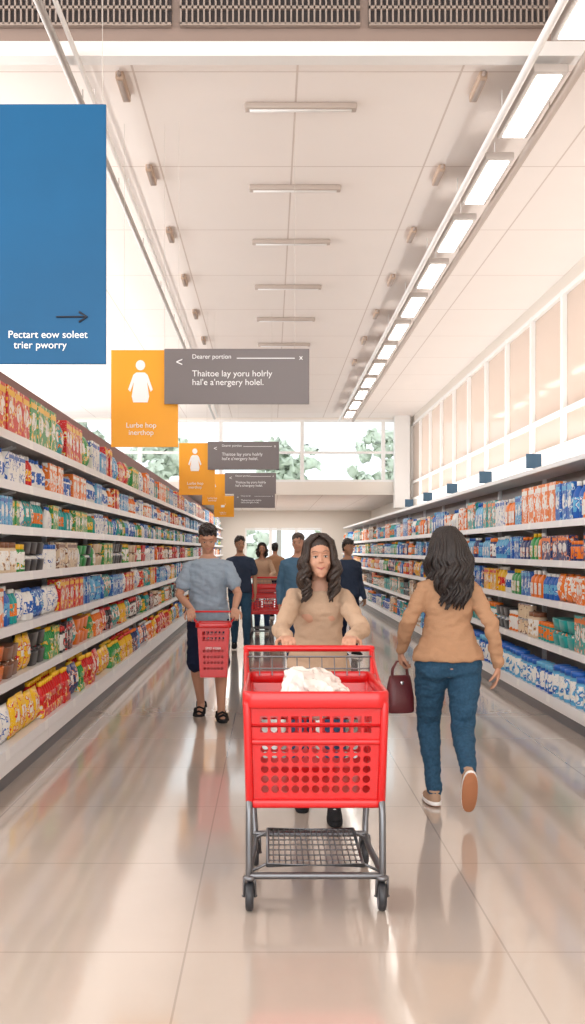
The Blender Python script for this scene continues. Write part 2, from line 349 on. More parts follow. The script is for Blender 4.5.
def bay(L,zs,top,header,lab):
    r=empty('shelf_unit',label=lab,category='shelving',group='shelving units along the aisle')
    bm=bmesh.new(); box(bm,0,.03,0,L,0,top); mk('back_panel',bm,BACKP,r,smooth=False)
    bm=bmesh.new(); box(bm,.03,.53,.0,L,.0,.1,1); box(bm,.03,.56,0,L,.1,zs[0]-.005,0,.006); mk('base',bm,[SHELFW,KICK],r,smooth=False)
    for y in (.0,L-.03):
        bm=bmesh.new(); box(bm,.03,.07,y,y+.03,zs[0],top-.01); mk('upright',bm,SHELFW,r,smooth=False)
    for i,z in enumerate(zs):
        ex=.56 if i==0 else .45
        bm=bmesh.new()
        if i==0: box(bm,.03,ex,.0,L,z-.005,z)
        else:
            box(bm,.03,ex,.0,L,z-.02,z)
            for y in (.04,L-.06): tube(bm,[(.07,y+.01,z-.1),(.3,y+.01,z-.03)],.008,5)
        s=mk('shelf_board',bm,SHELFW,r,smooth=False)
        bm=bmesh.new()
        v=[bm.verts.new(p) for p in ((ex,0,z-.055),(ex+.012,0,z-.055),(ex+.006,0,z+.008),(ex,0,z+.008),(ex,L,z-.055),(ex+.012,L,z-.055),(ex+.006,L,z+.008),(ex,L,z+.008))]
        for q in ((0,1,2,3),(7,6,5,4),(0,4,5,1),(1,5,6,2),(2,6,7,3),(3,7,4,0)): bm.faces.new([v[k] for k in q])
        mk('price_rail',bm,RAILM,s,smooth=False)
    bm=bmesh.new()
    if header=='mauve': box(bm,.03,.09,0,L,top-.25,top,0,.004); mk('header_panel',bm,MAUVE,r,smooth=False)
    else: box(bm,.03,.40,0,L,top-.05,top,0,.006); mk('header_panel',bm,SHELFW,r,smooth=False)
    return r
LZ=[.25,.62,.98,1.34,1.66,1.96,2.29]; RZ=[.2,.62,1.03,1.40,1.76]
b0=bay(2.4,LZ,2.9,'mauve','tall white steel shelving unit packed with groceries, mauve header')
b0.location=(-2.2,6.0,0)
for i in range(1,15): copy_tree(b0,loc=(-2.2,6.0+2.4*i,0))
b1=bay(2.4,RZ,2.32,'white','white steel shelving unit packed with groceries')
b1.location=(3.05,10.0,0); b1.rotation_euler=(0,0,math.pi)
for i in range(1,14): copy_tree(b1,loc=(3.05,10.0+2.4*i,0),rot=(0,0,math.pi))
for i,d in enumerate([9.3,11.6,14.2,16.8,19.4,22.0]):
    r=empty('aisle_marker',(2.70,d,2.32),label='small blue marker sign standing on the shelving top',category='sign',group='marker signs on top of the shelving')
    bm=bmesh.new(); box(bm,-.08,.08,0,.015,.015,.165,0,.004); mk('panel',bm,mat('marker_blue',(.05,.12,.20),.4),r)
    bm=bmesh.new(); tube(bm,[(0,.02,0),(0,.02,.08)],.008,6); box(bm,-.03,.03,0,.04,0,.006); mk('bracket',bm,CHROME,r)
# ---------------- products
COL=dict(red=(.62,.012,.012),orange=(.82,.19,.01),yellow=(.85,.50,.01),green=(.03,.31,.07),teal=(.008,.34,.33),blue=(.01,.11,.46),skyblue=(.12,.42,.68),white=(.84,.83,.80),navy=(.02,.04,.16),brown=(.22,.09,.045),cream=(.74,.58,.40),black=(.035,.035,.04),pink=(.75,.2,.25),purple=(.2,.07,.3))
def plain(c): return mat('plastic_'+c,COL[c],.35)
def pm(c,c2,c3='white'): return printmat('print_%s_%s_%s'%(c,c2,c3),COL[c],COL[c2],COL[c3])
ACC=dict(red='yellow',orange='white',yellow='red',green='yellow',teal='orange',blue='skyblue',skyblue='blue',white='blue',navy='orange',brown='cream',cream='brown',black='red',pink='red',purple='pink')
PM={}
def product(kind,c,var=0):
    key=(kind,c,var)
    if key in PM: return PM[key]
    bm=bmesh.new(); a=ACC[c]
    if kind=='bottle':
        r=.036 if var<2 else .046; h=(.22,.25,.25)[var]
        lathe(bm,[(r*.9,0,0),(r,.008,0),(r,.05,0),(r*1.02,.052,1),(r*1.02,h*.58,1),(r,h*.6,0),(r*.9,h*.7,0),(r*.42,h*.84,0),(r*.38,h*.88,0),(r*.44,h*.885,2),(r*.44,h*.99,2),(r*.3,h,2)],12)
        ms=[plain(c),pm(a,c),plain('white' if c!='white' else 'blue')]; w=2*r+.006
    elif kind=='carton':
        W,D,H=((.13,.07,.27),(.17,.09,.21),(.09,.07,.25),(.20,.08,.28))[var]
        box(bm,-D,0,-W/2,W/2,0,H,0,.004)
        z=H*.52
        vs=[bm.verts.new((.0012,W*.36*math.cos(t*math.pi/8),z+H*.2*math.sin(t*math.pi/8))) for t in range(16)]; f=bm.faces.new(vs); f.material_index=1
        box(bm,0,.0015,-W*.42,W*.42,H*.8,H*.92,2)
        ms=[pm(c,a),pm('white',c,a),plain(a)]; w=W+.006
    elif kind=='bag':
        W,H,T=((.17,.25,.04),(.24,.28,.055))[var]; nx,nz=8,10; G={}
        for s in (1,-1):
            for i in range(nx+1):
                for j in range(nz+1):
                    u=i/nx; v=j/nz; e=min(1,max(0,(v-.06)/.88)); t=T*(math.sin(math.pi*u)**.5)*(math.sin(math.pi*e)**.45) if 0<e<1 and 0<u<1 else .001
                    wr=1-.05*math.sin(math.pi*e); t*=1+.22*noise.noise(V((u*5+var*3,v*6,s*3+len(c))))
                    G[s,i,j]=bm.verts.new((s*t-T,(u-.5)*W*wr,v*H))
            for i in range(nx):
                for j in range(nz):
                    f=bm.faces.new((G[s,i,j],G[s,i+1,j],G[s,i+1,j+1],G[s,i,j+1])); f.material_index=1 if (j in(4,5,6) and 1<i<6) else (2 if j==0 or j==nz-1 else 0)
        bmesh.ops.remove_doubles(bm,verts=bm.verts[:],dist=.0025)
        ms=[pm(c,a),pm('white',a,c),plain(c)]; w=W*1.01
    elif kind=='jar':
        r=(.045,.045,.058)[var]; h=(.15,.19,.19)[var]
        lathe(bm,[(r*.92,0,0),(r,.008,0),(r,.02,0),(r*1.015,.022,1),(r*1.015,h*.72,1),(r,h*.73,0),(r*.86,h*.82,0),(r*.9,h*.825,2),(r*.9,h*.99,2),(r*.8,h,2)],14)
        ms=[plain(c),pm('white' if var else a,c,a),plain(a)]; w=2*r+.008
    elif kind=='can':
        r=.038; h=.12
        lathe(bm,[(r*.92,0,2),(r,.006,2),(r*.98,.01,1),(r*.98,h-.01,1),(r,h-.006,2),(r*.95,h,2),(r*.9,h-.004,2)],14)
        lathe(bm,[(r*.92,h+0.001,2),(r,h+.006,2),(r*.98,h+.01,1),(r*.98,2*h-.01,1),(r,2*h-.006,2),(r*.95,2*h,2)],14)
        ms=[plain(c),pm(c,a),CHROME]; w=2*r+.006
    elif kind=='jug':
        W,D,H=.15,.045,.26
        loft(bm,[((-D,0,0),(D*.95,0,0),(0,W/2*.95,0)),((-D,0,.01),(D,0,0),(0,W/2,0)),((-D,0,.15),(D,0,0),(0,W/2,0)),((-D,0,.19),(D*.85,0,0),(0,W/2*.8,0)),((-D,.02,.215),(.02,0,0),(0,.022,0)),((-D,.02,.225),(.018,0,0),(0,.02,0))],14,0,.6)
        lathe(bm,[(.024,.222,2),(.024,.255,2),(.02,.26,2)],10,(-D,.02))
        tube(bm,[(-D,-.045,.17),(-D,-.05,.21),(-D,-.02,.225),(-D,.005,.215)],.01,8)
        box(bm,0,.0015,-W*.36,W*.36,.03,.14,1)
        ms=[plain(c),pm('white',a,c),plain(a)]; w=W+.008
    elif kind=='multipack':
        for i in range(3):
            for j in range(2):
                lathe(bm,[(.03,.004,0),(.033,.012,0),(.033,.14,1),(.03,.16,0),(.014,.19,0),(.016,.192,2),(.016,.215,2)],10,(-.037-.07*j,(i-1)*.068))
        box(bm,-.145,0,-.105,.105,0,.05,1,.006)
        box(bm,-.143,-.001,-.1,.1,.1,.135,1,.006)
        ms=[plain(c),pm(c,a),plain(a)]; w=.216
    elif kind=='tray_pack':
        W,D=.19,.13
        loft(bm,[((-D/2,0,0),(D/2*.85,0,0),(0,W/2*.85,0)),((-D/2,0,.07),(D/2,0,0),(0,W/2,0)),((-D/2,0,.078),(D/2,0,0),(0,W/2,0))],16,0,.45)
        for i in range(6): ell(bm,(-D/2+R.uniform(-.03,.03),(i-2.5)*.028,.082),(.035,.024,.02),seg=8,rg=6,mi=1)
        loft(bm,[((-D/2,0,.108),(D/2*.85,0,0),(0,W/2*.85,0)),((-D/2,0,.178),(D/2,0,0),(0,W/2,0)),((-D/2,0,.186),(D/2,0,0),(0,W/2,0))],16,0,.45)
        ms=[plain(c if c!='white' else 'black'),pm(c,a),plain(a)]; w=W+.008
    bmesh.ops.recalc_face_normals(bm,faces=bm.faces[:])
    me=bpy.data.meshes.new(kind); bm.to_mesh(me); bm.free()
    for m_ in ms: me.materials.append(m_)
    me.polygons.foreach_set('use_smooth',[kind!='carton' and p.area<.01 for p in me.polygons])
    PM[key]=(me,w,max(v.co.z for v in me.vertices)); return PM[key]
LROWS={2.29:(['carton','carton','bag'],['red','white','red','teal','orange','skyblue','green']),
1.96:(['bottle','bottle','jar','carton'],['orange','white','orange','white','red','skyblue']),
1.66:(['jug','bottle','carton','bag'],['teal','green','skyblue','green','white','teal','blue']),
1.34:(['tray_pack','carton','jar','jug'],['red','green','red','cream','white','white','orange']),
.98:(['carton','can','bottle','bag'],['red','orange','blue','skyblue','yellow','teal','white']),
.62:(['jar','tray_pack','carton','multipack','bag'],['teal','orange','black','yellow','brown','red','green']),
.25:(['bag','multipack','multipack'],['skyblue','yellow','yellow','red','navy','green','orange'])}
RROWS={1.76:(['carton','bottle','jug','carton'],['blue','orange','white','brown','orange','skyblue','teal']),
1.40:(['jug','carton','jar','bottle'],['teal','green','blue','skyblue','navy','orange']),
1.03:(['carton','bottle','bag','jug'],['yellow','blue','navy','orange','green','red','white']),
.62:(['carton','can','jar','tray_pack'],['brown','red','teal','cream','orange','white']),
.2:(['jar','jar','can','multipack'],['skyblue','blue','white','cream','teal'])}
FIRST={.25:[('bag','skyblue',1),('bag','white',1),('bag','yellow',1),('bag','yellow',1),('multipack','red',0),('multipack','red',0),('bag','navy',1)],
.62:[('jar','teal',2),('jar','teal',2),('tray_pack','orange',0),('tray_pack','brown',0),('bag','yellow',0),('tray_pack','black',0)]}
places=[]
def fill(rows,side,y0,y1):
    zk=sorted(rows)
    for zi,z in enumerate(zk):
        kinds,cols=rows[z]; room=(zk[zi+1]-z-.075) if zi+1<len(zk) else (.36 if side<0 else .44)
        y=y0; pre=list(FIRST.get(z,[])) if side<0 else []
        if side>0 and z==.2: pre=[('jar','skyblue',2),('jar','skyblue',2),('jar','blue',2),('jar','skyblue',2)]*2
        while y<y1:
            if pre: k,c,vr=pre.pop(0); n=2 if side<0 else 4
            else:
                k=R.choice(kinds); c=R.choice(cols); vr=R.randint(0,3) if k=='carton' else (R.randint(0,2) if k in('bottle','jar') else (R.randint(0,1) if k=='bag' else 0))
                n=R.randint(2,5) if k in('bottle','jar','can','carton') else R.randint(1,3)
                if y>24: n+=3
            me,w,h=product(k,c,vr)
            s=min(room*.96/h,1.35 if z>.3 else 1.5); s*=R.uniform(.84,1)
            for i in range(n):
                if y+w*s>y1: y=y1; break
                yc=y+w*s/2; bf=(.56 if zi==0 else .45)-.025-R.uniform(0,.02)
                if k in('bottle','jar','can'): bf-=.05*s
                x=(-2.2+bf) if side<0 else (3.05-bf)
                places.append((k,c,me,x,yc,z+.001,s,side))
                y+=w*s+.005
            y+=R.uniform(0,.02)
fill(LROWS,-1,6.55,41.5); fill(RROWS,1,8.7,41.0)
CAT=dict(bottle='bottle',carton='box',bag='bag',jar='jar',can='can',jug='jug',multipack='bottle pack',tray_pack='food tray')
NAME=dict(bottle='plastic_bottle',carton='carton_box',bag='snack_bag',jar='food_jar',can='stacked_can',jug='detergent_jug',multipack='bottle_multipack',tray_pack='food_tray')
DESC=dict(bottle='plastic bottle with printed label',carton='printed cardboard carton',bag='printed pillow-shaped packet',jar='lidded jar with printed label',can='pair of stacked printed tins',jug='detergent jug with handle and cap',multipack='shrink-wrapped pack of bottles',tray_pack='packed food trays stacked in two')
byk={}
for p in places: byk.setdefault(p[0],[]).append(p)
for k,ps in byk.items():
    ps.sort(key=lambda p:p[4])
    for (k_,c,me,x,y,z,s,side) in ps[:300]:
        ob=bpy.data.objects.new(NAME[k],me); col.objects.link(ob); ob.location=(x,y,z); ob.scale=(s,s,s)
        ob.rotation_euler=(0,0,(0 if side<0 else math.pi))
        ob['label']='%s %s on a store shelf'%(c,DESC[k]); ob['category']=CAT[k]; ob['group']=CAT[k]+'s on the store shelves'
    rest=ps[300:]
    if rest:
        bm=bmesh.new(); mats=[]
        for (k_,c,me,x,y,z,s,side) in rest:
            n0=len(bm.verts); f0=len(bm.faces); bm.from_mesh(me); bm.verts.ensure_lookup_table(); bm.faces.ensure_lookup_table()
            M=Matrix.Translation((x,y,z))@Matrix.Rotation(0 if side<0 else math.pi,4,'Z')@Matrix.Scale(s,4)
            for v in bm.verts[n0:]: v.co=M@v.co
            idx=[]
            for m_ in me.materials:
                if m_ not in mats: mats.append(m_)
                idx.append(mats.index(m_))
            for f in bm.faces[f0:]: f.material_index=idx[f.material_index]
        me=bpy.data.meshes.new('s'); bm.to_mesh(me); bm.free()
        for m_ in mats: me.materials.append(m_)
        ob=bpy.data.objects.new(NAME[k],me); col.objects.link(ob); ob['kind']='stuff'; ob['label']='many %ss packed on the store shelves'%CAT[k]; ob['category']=CAT[k]
print('products',len(places),{k:len(v) for k,v in byk.items()})
# ---------------- perforated plastic
def perf(bm,c00,c10,c01,c11,cols,rows,types,mi=0):
    c00,c10,c01,c11=map(V,(c00,c10,c01,c11)); n=16
    W=((c10-c00).length+(c11-c01).length)/2; H=((c01-c00).length+(c11-c10).length)/2
    def P(u,v): return c00.lerp(c10,u).lerp(c01.lerp(c11,u),v)
    cache={}
    def vert(u,v):
        k=(round(u,5),round(v,5))
        if k not in cache: cache[k]=bm.verts.new(P(u,v))
        return cache[k]
    for j in range(rows):
        v0,v1=j/rows,(j+1)/rows
        for i in range(cols):
            u0,u1=i/cols,(i+1)/cols; t=types(i,j); sq=[]; q=n//4
            for k in range(q): sq.append((u0+(u1-u0)*k/q,v0))
            for k in range(q): sq.append((u1,v0+(v1-v0)*k/q))
            for k in range(q): sq.append((u1-(u1-u0)*k/q,v1))
            for k in range(q): sq.append((u0,v1-(v1-v0)*k/q))
            so=[vert(*s) for s in sq]
            if t is None: bm.faces.new(so); continue
            uc,vc=(u0+u1)/2,(v0+v1)/2; inn=[]
            cw=W/cols; ch=H/rows; rr=min(cw,ch)*.39
            for s in sq:
                dx=(s[0]-uc)*W; dz=(s[1]-vc)*H
                if t=='o': l=math.hypot(dx,dz); p=P(uc+dx/l*rr/W,vc+dz/l*rr/H)
                else: p=P(uc+dx*.72/W,vc+dz*.66/H)
                inn.append(bm.verts.new(p))
            for k in range(n): bm.faces.new((so[k],so[(k+1)%n],inn[(k+1)%n],inn[k]))
def solid(ob,t):
    m=ob.modifiers.new('solid','SOLIDIFY'); m.thickness=t; m.offset=0
def band(bm,pts,t,z0,z1):
    n=len(pts); pr=[(-t,z0),(t*.6,z0),(t,z0+.008),(t,z1-.008),(t*.5,z1),(-t*.5,z1),(-t,z1-.008)]
    cen=sum((V(p) for p in pts),V())/n; rs=[]
    for i,p in enumerate(pts):
        a=V(pts[i-1]); b=V(pts[(i+1)%n]); d=(b-a); nn=V((d.y,-d.x,0)).normalized()
        if nn.dot(V(p)-cen)<0: nn=-nn
        rs.append([bm.verts.new(V((p[0],p[1],p[2]+z))+nn*o) for o,z in pr])
    for i in range(n):
        a=rs[i]; b=rs[(i+1)%n]
        for k in range(len(pr)): bm.faces.new((a[k],a[(k+1)%len(pr)],b[(k+1)%len(pr)],b[k]))
def rrect(hx0,hx1,y0,y1,r=.05):
    pts=[]
    for cx,cy,a0 in ((hx0-r,y0+r,-90),(hx1-r,y1-r,0),(-(hx1-r),y1-r,90),(-(hx0-r),y0+r,180)):
        for k in range(5):
            a=math.radians(a0+k*22.5); pts.append((cx+r*math.cos(a),cy+r*math.sin(a),0))
    return pts
def cart(loc,lab):
    r=empty('shopping_cart',loc,label=lab,category='shopping cart')
    bm=bmesh.new()
    ty=lambda i,j:(None if j in(0,6,9) or i in(0,12) else ('o' if j<6 else 's'))
    ftl,ftr,fbl,fbr=(-.283,.0,.86),(.283,.0,.86),(-.272,.04,.44),(.272,.04,.44)
    rtl,rtr,rbl,rbr=(-.285,.76,.86),(.285,.76,.86),(-.272,.66,.47),(.272,.66,.47)
    perf(bm,fbl,fbr,ftl,ftr,13,10,ty); perf(bm,rbl,rbr,rtl,rtr,13,10,ty)
    ts=lambda i,j:(None if j in(0,6,9) or i in(0,15) else ('o' if j<6 else 's'))
    perf(bm,fbl,rbl,ftl,rtl,16,10,ts); perf(bm,fbr,rbr,ftr,rtr,16,10,ts)
    perf(bm,fbl,fbr,rbl,rbr,10,10,lambda i,j:None)
    bmesh.ops.remove_doubles(bm,verts=bm.verts[:],dist=.0008)
    b=mk('basket',bm,RED,r,smooth=False); solid(b,.007)
    bm=bmesh.new(); band(bm,rrect(.294,.294,-.012,.775,.04),.011,.845,.915)
    band(bm,rrect(.278,.278,.03,.675,.03),.009,.425,.46)
    band(bm,rrect(.285,.285,.012,.73,.03),.008,.69,.715)
    band(bm,rrect(.288,.288,.004,.75,.03),.007,.765,.778)
    for sx in(-1,1):
        for y0,y1 in((.0,.035),(.765,.665)): tube(bm,[(sx*.285,y0,.86),(sx*.274,y1,.45)],.018,8)
    mk('basket_rim',bm,REDD,r)
    bm=bmesh.new()
    for sx in(-1,1):
        tube(bm,[(sx*.30,.72,.90),(sx*.305,.77,.97),(sx*.305,.83,1.02)],.013,8)
        tube(bm,[(sx*.30,.35,.905),(sx*.303,.55,.93),(sx*.305,.78,1.0)],.007,8)
    tube(bm,[(-.305,.83,1.02),(.305,.83,1.02)],.016,12)
    mk('handle',bm,REDD,r)
    bm=bmesh.new()
    for i in range(9):
        x=-.24+.06*i; tube(bm,[(x,.74,.90),(x,.775,.985)],.003,5)
    tube(bm,[(-.3,.775,.985),(.3,.775,.985)],.005,6); tube(bm,[(-.3,.75,.93),(.3,.75,.93)],.004,6)
    mk('child_seat_wires',bm,STEEL,r)
    bm=bmesh.new(); R_=.0145
    for sx in(-1,1):
        tube(bm,[(sx*.276,.03,.45),(sx*.277,.012,.40),(sx*.277,.0,.22),(sx*.277,.0,.145)],R_,10)
        tube(bm,[(sx*.305,.80,.99),(sx*.295,.78,.8),(sx*.28,.74,.45),(sx*.262,.68,.2),(sx*.26,.66,.15)],R_,10)
        tube(bm,[(sx*.275,.0,.15),(sx*.272,.2,.15),(sx*.26,.45,.15),(sx*.26,.7,.15)],R_,10)
        tube(bm,[(sx*.26,.05,.43),(sx*.26,.4,.44),(sx*.265,.72,.45)],.009,8)
    tube(bm,[(-.275,.0,.15),(.275,.0,.15)],R_,10); tube(bm,[(-.26,.66,.16),(.26,.66,.16)],R_,10)
    mk('frame',bm,STEEL,r)
    bm=bmesh.new()
    tube(bm,[(-.2,.03,.185),(.2,.03,.185),(.2,.62,.19),(-.2,.62,.19)],.009,8,closed=True)
    for i in range(1,16): x=-.2+.025*i; tube(bm,[(x,.03,.185),(x,.62,.19)],.0028,5)
    for i in range(1,7): y=.03+.085*i; tube(bm,[(-.2,y,.182),(.2,y,.182)],.0032,5)
    for sx in (-1,1):
        for y in (.06,.6): tube(bm,[(sx*.2,y,.185),(sx*.262,y,.155)],.006,6)
    mk('lower_rack',bm,STEEL,r)
    for cx,cy in((-.275,0),(.275,0),(-.26,.68),(.26,.68)):
        e=empty('caster',(cx,cy,0),parent=r)
        bm=bmesh.new(); w=.022
        for s in(-1,1): tube(bm,[(s*w,.0,.14),(s*(w+.001),.005,.11),(s*(w+.001),.018,.062)],.006,6,flat=2)
        lathe(bm,[(.02,.13,0),(.027,.136,0),(.027,.148,0),(.012,.155,0)],12)
        tube(bm,[(-.027,.018,.062),(.027,.018,.062)],.006,8); mk('fork',bm,STEEL,e)
        bm=bmesh.new(); n=24; pr=[(-.017,.02),(-.017,.05),(-.014,.058),(-.006,.062),(.006,.062),(.014,.058),(.017,.05),(.017,.02)]
        rs=[[bm.verts.new((x_,.018+rr*math.cos(2*math.pi*k/n),.062+rr*math.sin(2*math.pi*k/n))) for x_,rr in pr] for k in range(n)]
        for k in range(n):
            for q in range(len(pr)):
                f=bm.faces.new((rs[k][q],rs[k][(q+1)%8],rs[(k+1)%n][(q+1)%8],rs[(k+1)%n][q])); f.material_index=1 if q in(0,6,7) else 0
        mk('wheel',bm,[DARK,mat('hub_grey',(.2,.2,.22),.4)],e)
    return r
c1=cart((.19,4.70,0),'red plastic basket shopping cart with steel frame and casters')
c2=copy_tree(c1,loc=(PX(267,18.9),18.9,0),label='red shopping cart pushed by a person further down the aisle')
textobj('SMO FOER\nTRUER',.06,(0,-.02,.66),WT,c2,'CENTER','printed_text')
bm=bmesh.new()
ell(bm,(0,.02,0),(.13,.16,.10),seg=40,rg=26); ell(bm,(-.07,-.03,.04),(.09,.11,.075),seg=30,rg=20); ell(bm,(.10,-.03,.0),(.08,.1,.07),seg=30,rg=20)
ell(bm,(.0,-.1,.0),(.1,.08,.09),seg=24,rg=16)
me=remesh(bm,.005,4); crumple(me,.036,9); crumple(me,.010,22)
root=mk('plastic_bag',me,mat('bag_white',(.78,.70,.65),.22,bump=.12,bs=18),loc=(.20,4.97,.872),label='crumpled white plastic bag lying in the red cart',category='bag')
# ---------------- people
def skin(n,c): return mat('skin_'+n,c,.5,bump=.03,bs=80)
SK=skin('a',(.50,.26,.17)); SK2=skin('b',(.38,.20,.12))
HAIR=mat('hair_dark',(.016,.010,.009),.4,bump=.5,bs=150); HAIRB=mat('hair_brown',(.028,.015,.010),.45,bump=.5,bs=150)
BROW=mat('brow_brown',(.10,.05,.03),.6)
EYEW=mat('eye_white',(.6,.55,.5),.2); IRIS=mat('iris',(.02,.010,.007),.1); LIP=mat('lip',(.42,.13,.11),.4)
def hand(bm,w,d,n,side,curl,s=1.0):
    d=V(d).normalized(); n=V(n); n=(n-d*n.dot(d)).normalized(); t=d.cross(n)*side
    M=Matrix((t,n,d)).transposed()
    ell(bm,w+d*.045*s,(.038*s,.016*s,.054*s),M)
    for i,(off,L) in enumerate(((.031,.07),(.0105,.078),(-.0105,.073),(-.030,.056))):
        p=w+d*.082*s+t*off*s; a=0; pts=[w+d*.05*s+t*off*.8*s,p]; dd=d+t*off*.8
        for q in (.45,.3,.25):
            a+=curl*(1+.08*i)
            p=p+(dd.normalized()*math.cos(a)+n*math.sin(a))*L*q*s; pts.append(p)
        tube(bm,pts,[.009*s,.009*s,.0083*s,.0076*s,.0064*s],8)
    p0=w+d*.02*s+t*.025*s; p1=p0+(d*.6+t*.75+n*.25).normalized()*.042*s; p2=p1+(d*.8+t*.2+n*.55).normalized()*.032*s; p3=p2+(d*.7-t*.1+n*.7).normalized()*.022*s
    tube(bm,[p0,p1,p2,p3],[.014*s,.0115*s,.010*s,.008*s],8)
def person(lab,loc,yaw,S=1.0,fem=False,lean=0,head=(0,0,0),hs=1.0,arms=None,legs=None,top=('tee',None),bot=('jeans',None),hair='short',hairm=HAIR,sk=SK,shoem=None,solem=None,vox=.006,face=True,shoe='sneaker',wr=.006,curl=.5,hair_len=.3,hip=1.0,hem=.86,nl=170,hw=1.0):
    z0=.93*S
    def LP(p):
        p=V(p)
        if p.z<=z0: return p
        h=p.z-z0; return V((p.x,p.y*math.cos(lean)-h*math.sin(lean),z0+h*math.cos(lean)))
    if fem: T=[(.80,.11,.085,.01),(.86,.165,.11,.015),(.92,.168,.115,.015),(.98,.15,.102,.01),(1.06,.124,.088,0),(1.14,.124,.09,0),(1.22,.136,.10,-.005),(1.30,.138,.095,0),(1.36,.120,.078,.005),(1.405,.075,.062,.01),(1.43,.05,.052,.005)]
    else: T=[(.80,.11,.09,0),(.86,.155,.11,.005),(.92,.16,.115,.005),(.98,.153,.112,0),(1.06,.148,.108,0),(1.14,.152,.11,-.005),(1.22,.165,.118,-.005),(1.30,.170,.112,0),(1.36,.145,.09,.005),(1.41,.09,.07,.01),(1.44,.06,.058,.005)]
    def hf(z): return 1+(hip-1)*min(1,max(0,(1.14-z)/.2))
    T=[(z,rx*hf(z),ry*(1+(hf(z)-1)*.6),oy) for z,rx,ry,oy in T]
    def tx(z):
        for a,b in zip(T,T[1:]):
            if a[0]<=z<=b[0]:
                q=(z-a[0])/(b[0]-a[0]); return [a[i]+(b[i]-a[i])*q for i in (1,2,3)]
        return T[0][1:]
    def ring_(z,inf,infy=None):
        rx,ry,oy=tx(z); infy=inf if infy is None else infy
        return (LP((0,oy*S,z*S)),V((rx*S+inf,0,0)),V((0,(ry*S+infy)*math.cos(lean),-(ry*S+infy)*math.sin(lean) if z>.93 else 0)))
    shx=(.142 if fem else .165)*S
    SH={1:LP((shx,.005,1.335*S)),-1:LP((-shx,.005,1.335*S))}
    if arms is None: arms={1:((.22*S,.03,1.08*S),(.23*S,-.08,.85*S),(0,-.2,-1),(-1,0,0)),-1:((-.22*S,.03,1.08*S),(-.23*S,-.02,.85*S),(0,-.1,-1),(1,0,0))}
    if legs is None: legs={1:((.09*S,-.03,.49*S),(.09*S,-.03,.09*S),0,0),-1:((-.09*S,.0,.49*S),(-.09*S,.06,.09*S),0,0)}
    k=.86 if fem else 1.0
    def arm(bm,s,inf,upto,wide=0):
        e,w=V(arms[s][0]),V(arms[s][1]); a=SH[s]
        inn=a+V((-s*.06,0,.014))
        if upto=='full':
            tube(bm,[inn,a,a.lerp(e,.45),e,e.lerp(w,.3),e.lerp(w,.95)],[.043*k+inf,.047*k+inf,.043*k+inf,.037*k+inf,.037*k+inf,.025*k+inf],14)
        else:
            tube(bm,[inn,a,a.lerp(e,.35),a.lerp(e,.62)],[.045*k+inf,.050*k+inf,.051*k+inf+wide,.05*k+inf+wide],14)
    def leg(bm,s,inf,cut=1.0,taper=0):
        kn,an=V(legs[s][0]),V(legs[s][1]); h=V((s*.085*S*hip,.01,.88*S)); g=1+(hip-1)*.8
        P=[(h,.09*g),(h.lerp(kn,.4),.08*g),(h.lerp(kn,.8),.063*g),(kn,.056*g),(kn.lerp(an,.28)+V((0,.012,0)),.057),(kn.lerp(an,.65),.043),(an,.034)]
        if cut<1: P=[(h,.088),(h.lerp(kn,.4),.078),(h.lerp(kn,.75),.068),(h.lerp(kn,.98),.064)]
        tube(bm,[p for p,_ in P],[r*(1 if not fem else .98)*S+inf+taper*i/6 for i,(_,r) in enumerate(P)],16)
    bm=bmesh.new(); loft(bm,[ring_(t[0],0) for t in T],24,0,.9)
    HC=LP((0,-.015*S,1.585*S)); HM=Euler(head).to_matrix()
    hk=.93*S*hs; fw=.92 if fem else 1.0
    def Hp(x,y,z): return HC+HM@(V((x*fw,y,z))*hk)
    def Hr(a,b,c): return V((a*fw,b,c))*hk
    tube(bm,[LP((0,.01*S,1.37*S)),LP((0,.005*S,1.44*S)),Hp(0,.02,-.06)],[.06*k*S,.05*k*S,.05*k*S],14)
    ell(bm,Hp(0,.012,.022),Hr(.074,.092,.102),HM,24,16)
    ell(bm,Hp(0,-.022,-.024),Hr(.065,.066,.082),HM,24,16)
    ell(bm,Hp(0,-.044,-.076),Hr(.043,.041,.038),HM)
    ell(bm,Hp(0,-.066,-.1),Hr(.018,.016,.014),HM)
    for s in(-1,1):
        ell(bm,Hp(s*.034,-.056,-.032),Hr(.024,.024,.024),HM)
        ell(bm,Hp(s*.074,.012,-.015),Hr(.009,.02,.03),HM)
    tube(bm,[Hp(-.03,-.068,.032),Hp(0,-.074,.034),Hp(.03,-.068,.032)],.014*hk,8)
    tube(bm,[Hp(0,-.078,.014),Hp(0,-.093,-.020)],[.007*hk,.0090*hk],8)
    for s in(-1,1): ell(bm,Hp(s*.010,-.086,-.024),Hr(.0070,.008,.006),HM)
    for s in(-1,1):
        arm(bm,s,0,'full'); e,w=V(arms[s][0]),V(arms[s][1]); leg(bm,s,0)
        hand(bm,w,arms[s][2],arms[s][3],arms[s][5] if len(arms[s])>5 else s,arms[s][4] if len(arms[s])>4 else curl,S)
    if fem:
        for s in(-1,1): ell(bm,LP((s*.06*S,-.062*S,1.235*S)),(.05*S,.04*S,.052*S))
    for s in(-1,1):
        ell(bm,(s*.072*S*hip,.048*S,.865*S),(.078*S*hip,.068*S,.08*S))
        an=V(legs[s][1]); fm=Euler((legs[s][2],0,legs[s][3])).to_matrix()
        tube(bm,[an,an+fm@V((0,-.01,-.035)),an+fm@V((0,-.12,-.06))],[.034*S,.034*S,.022*S],10)
    me=remesh(bm,vox,2)
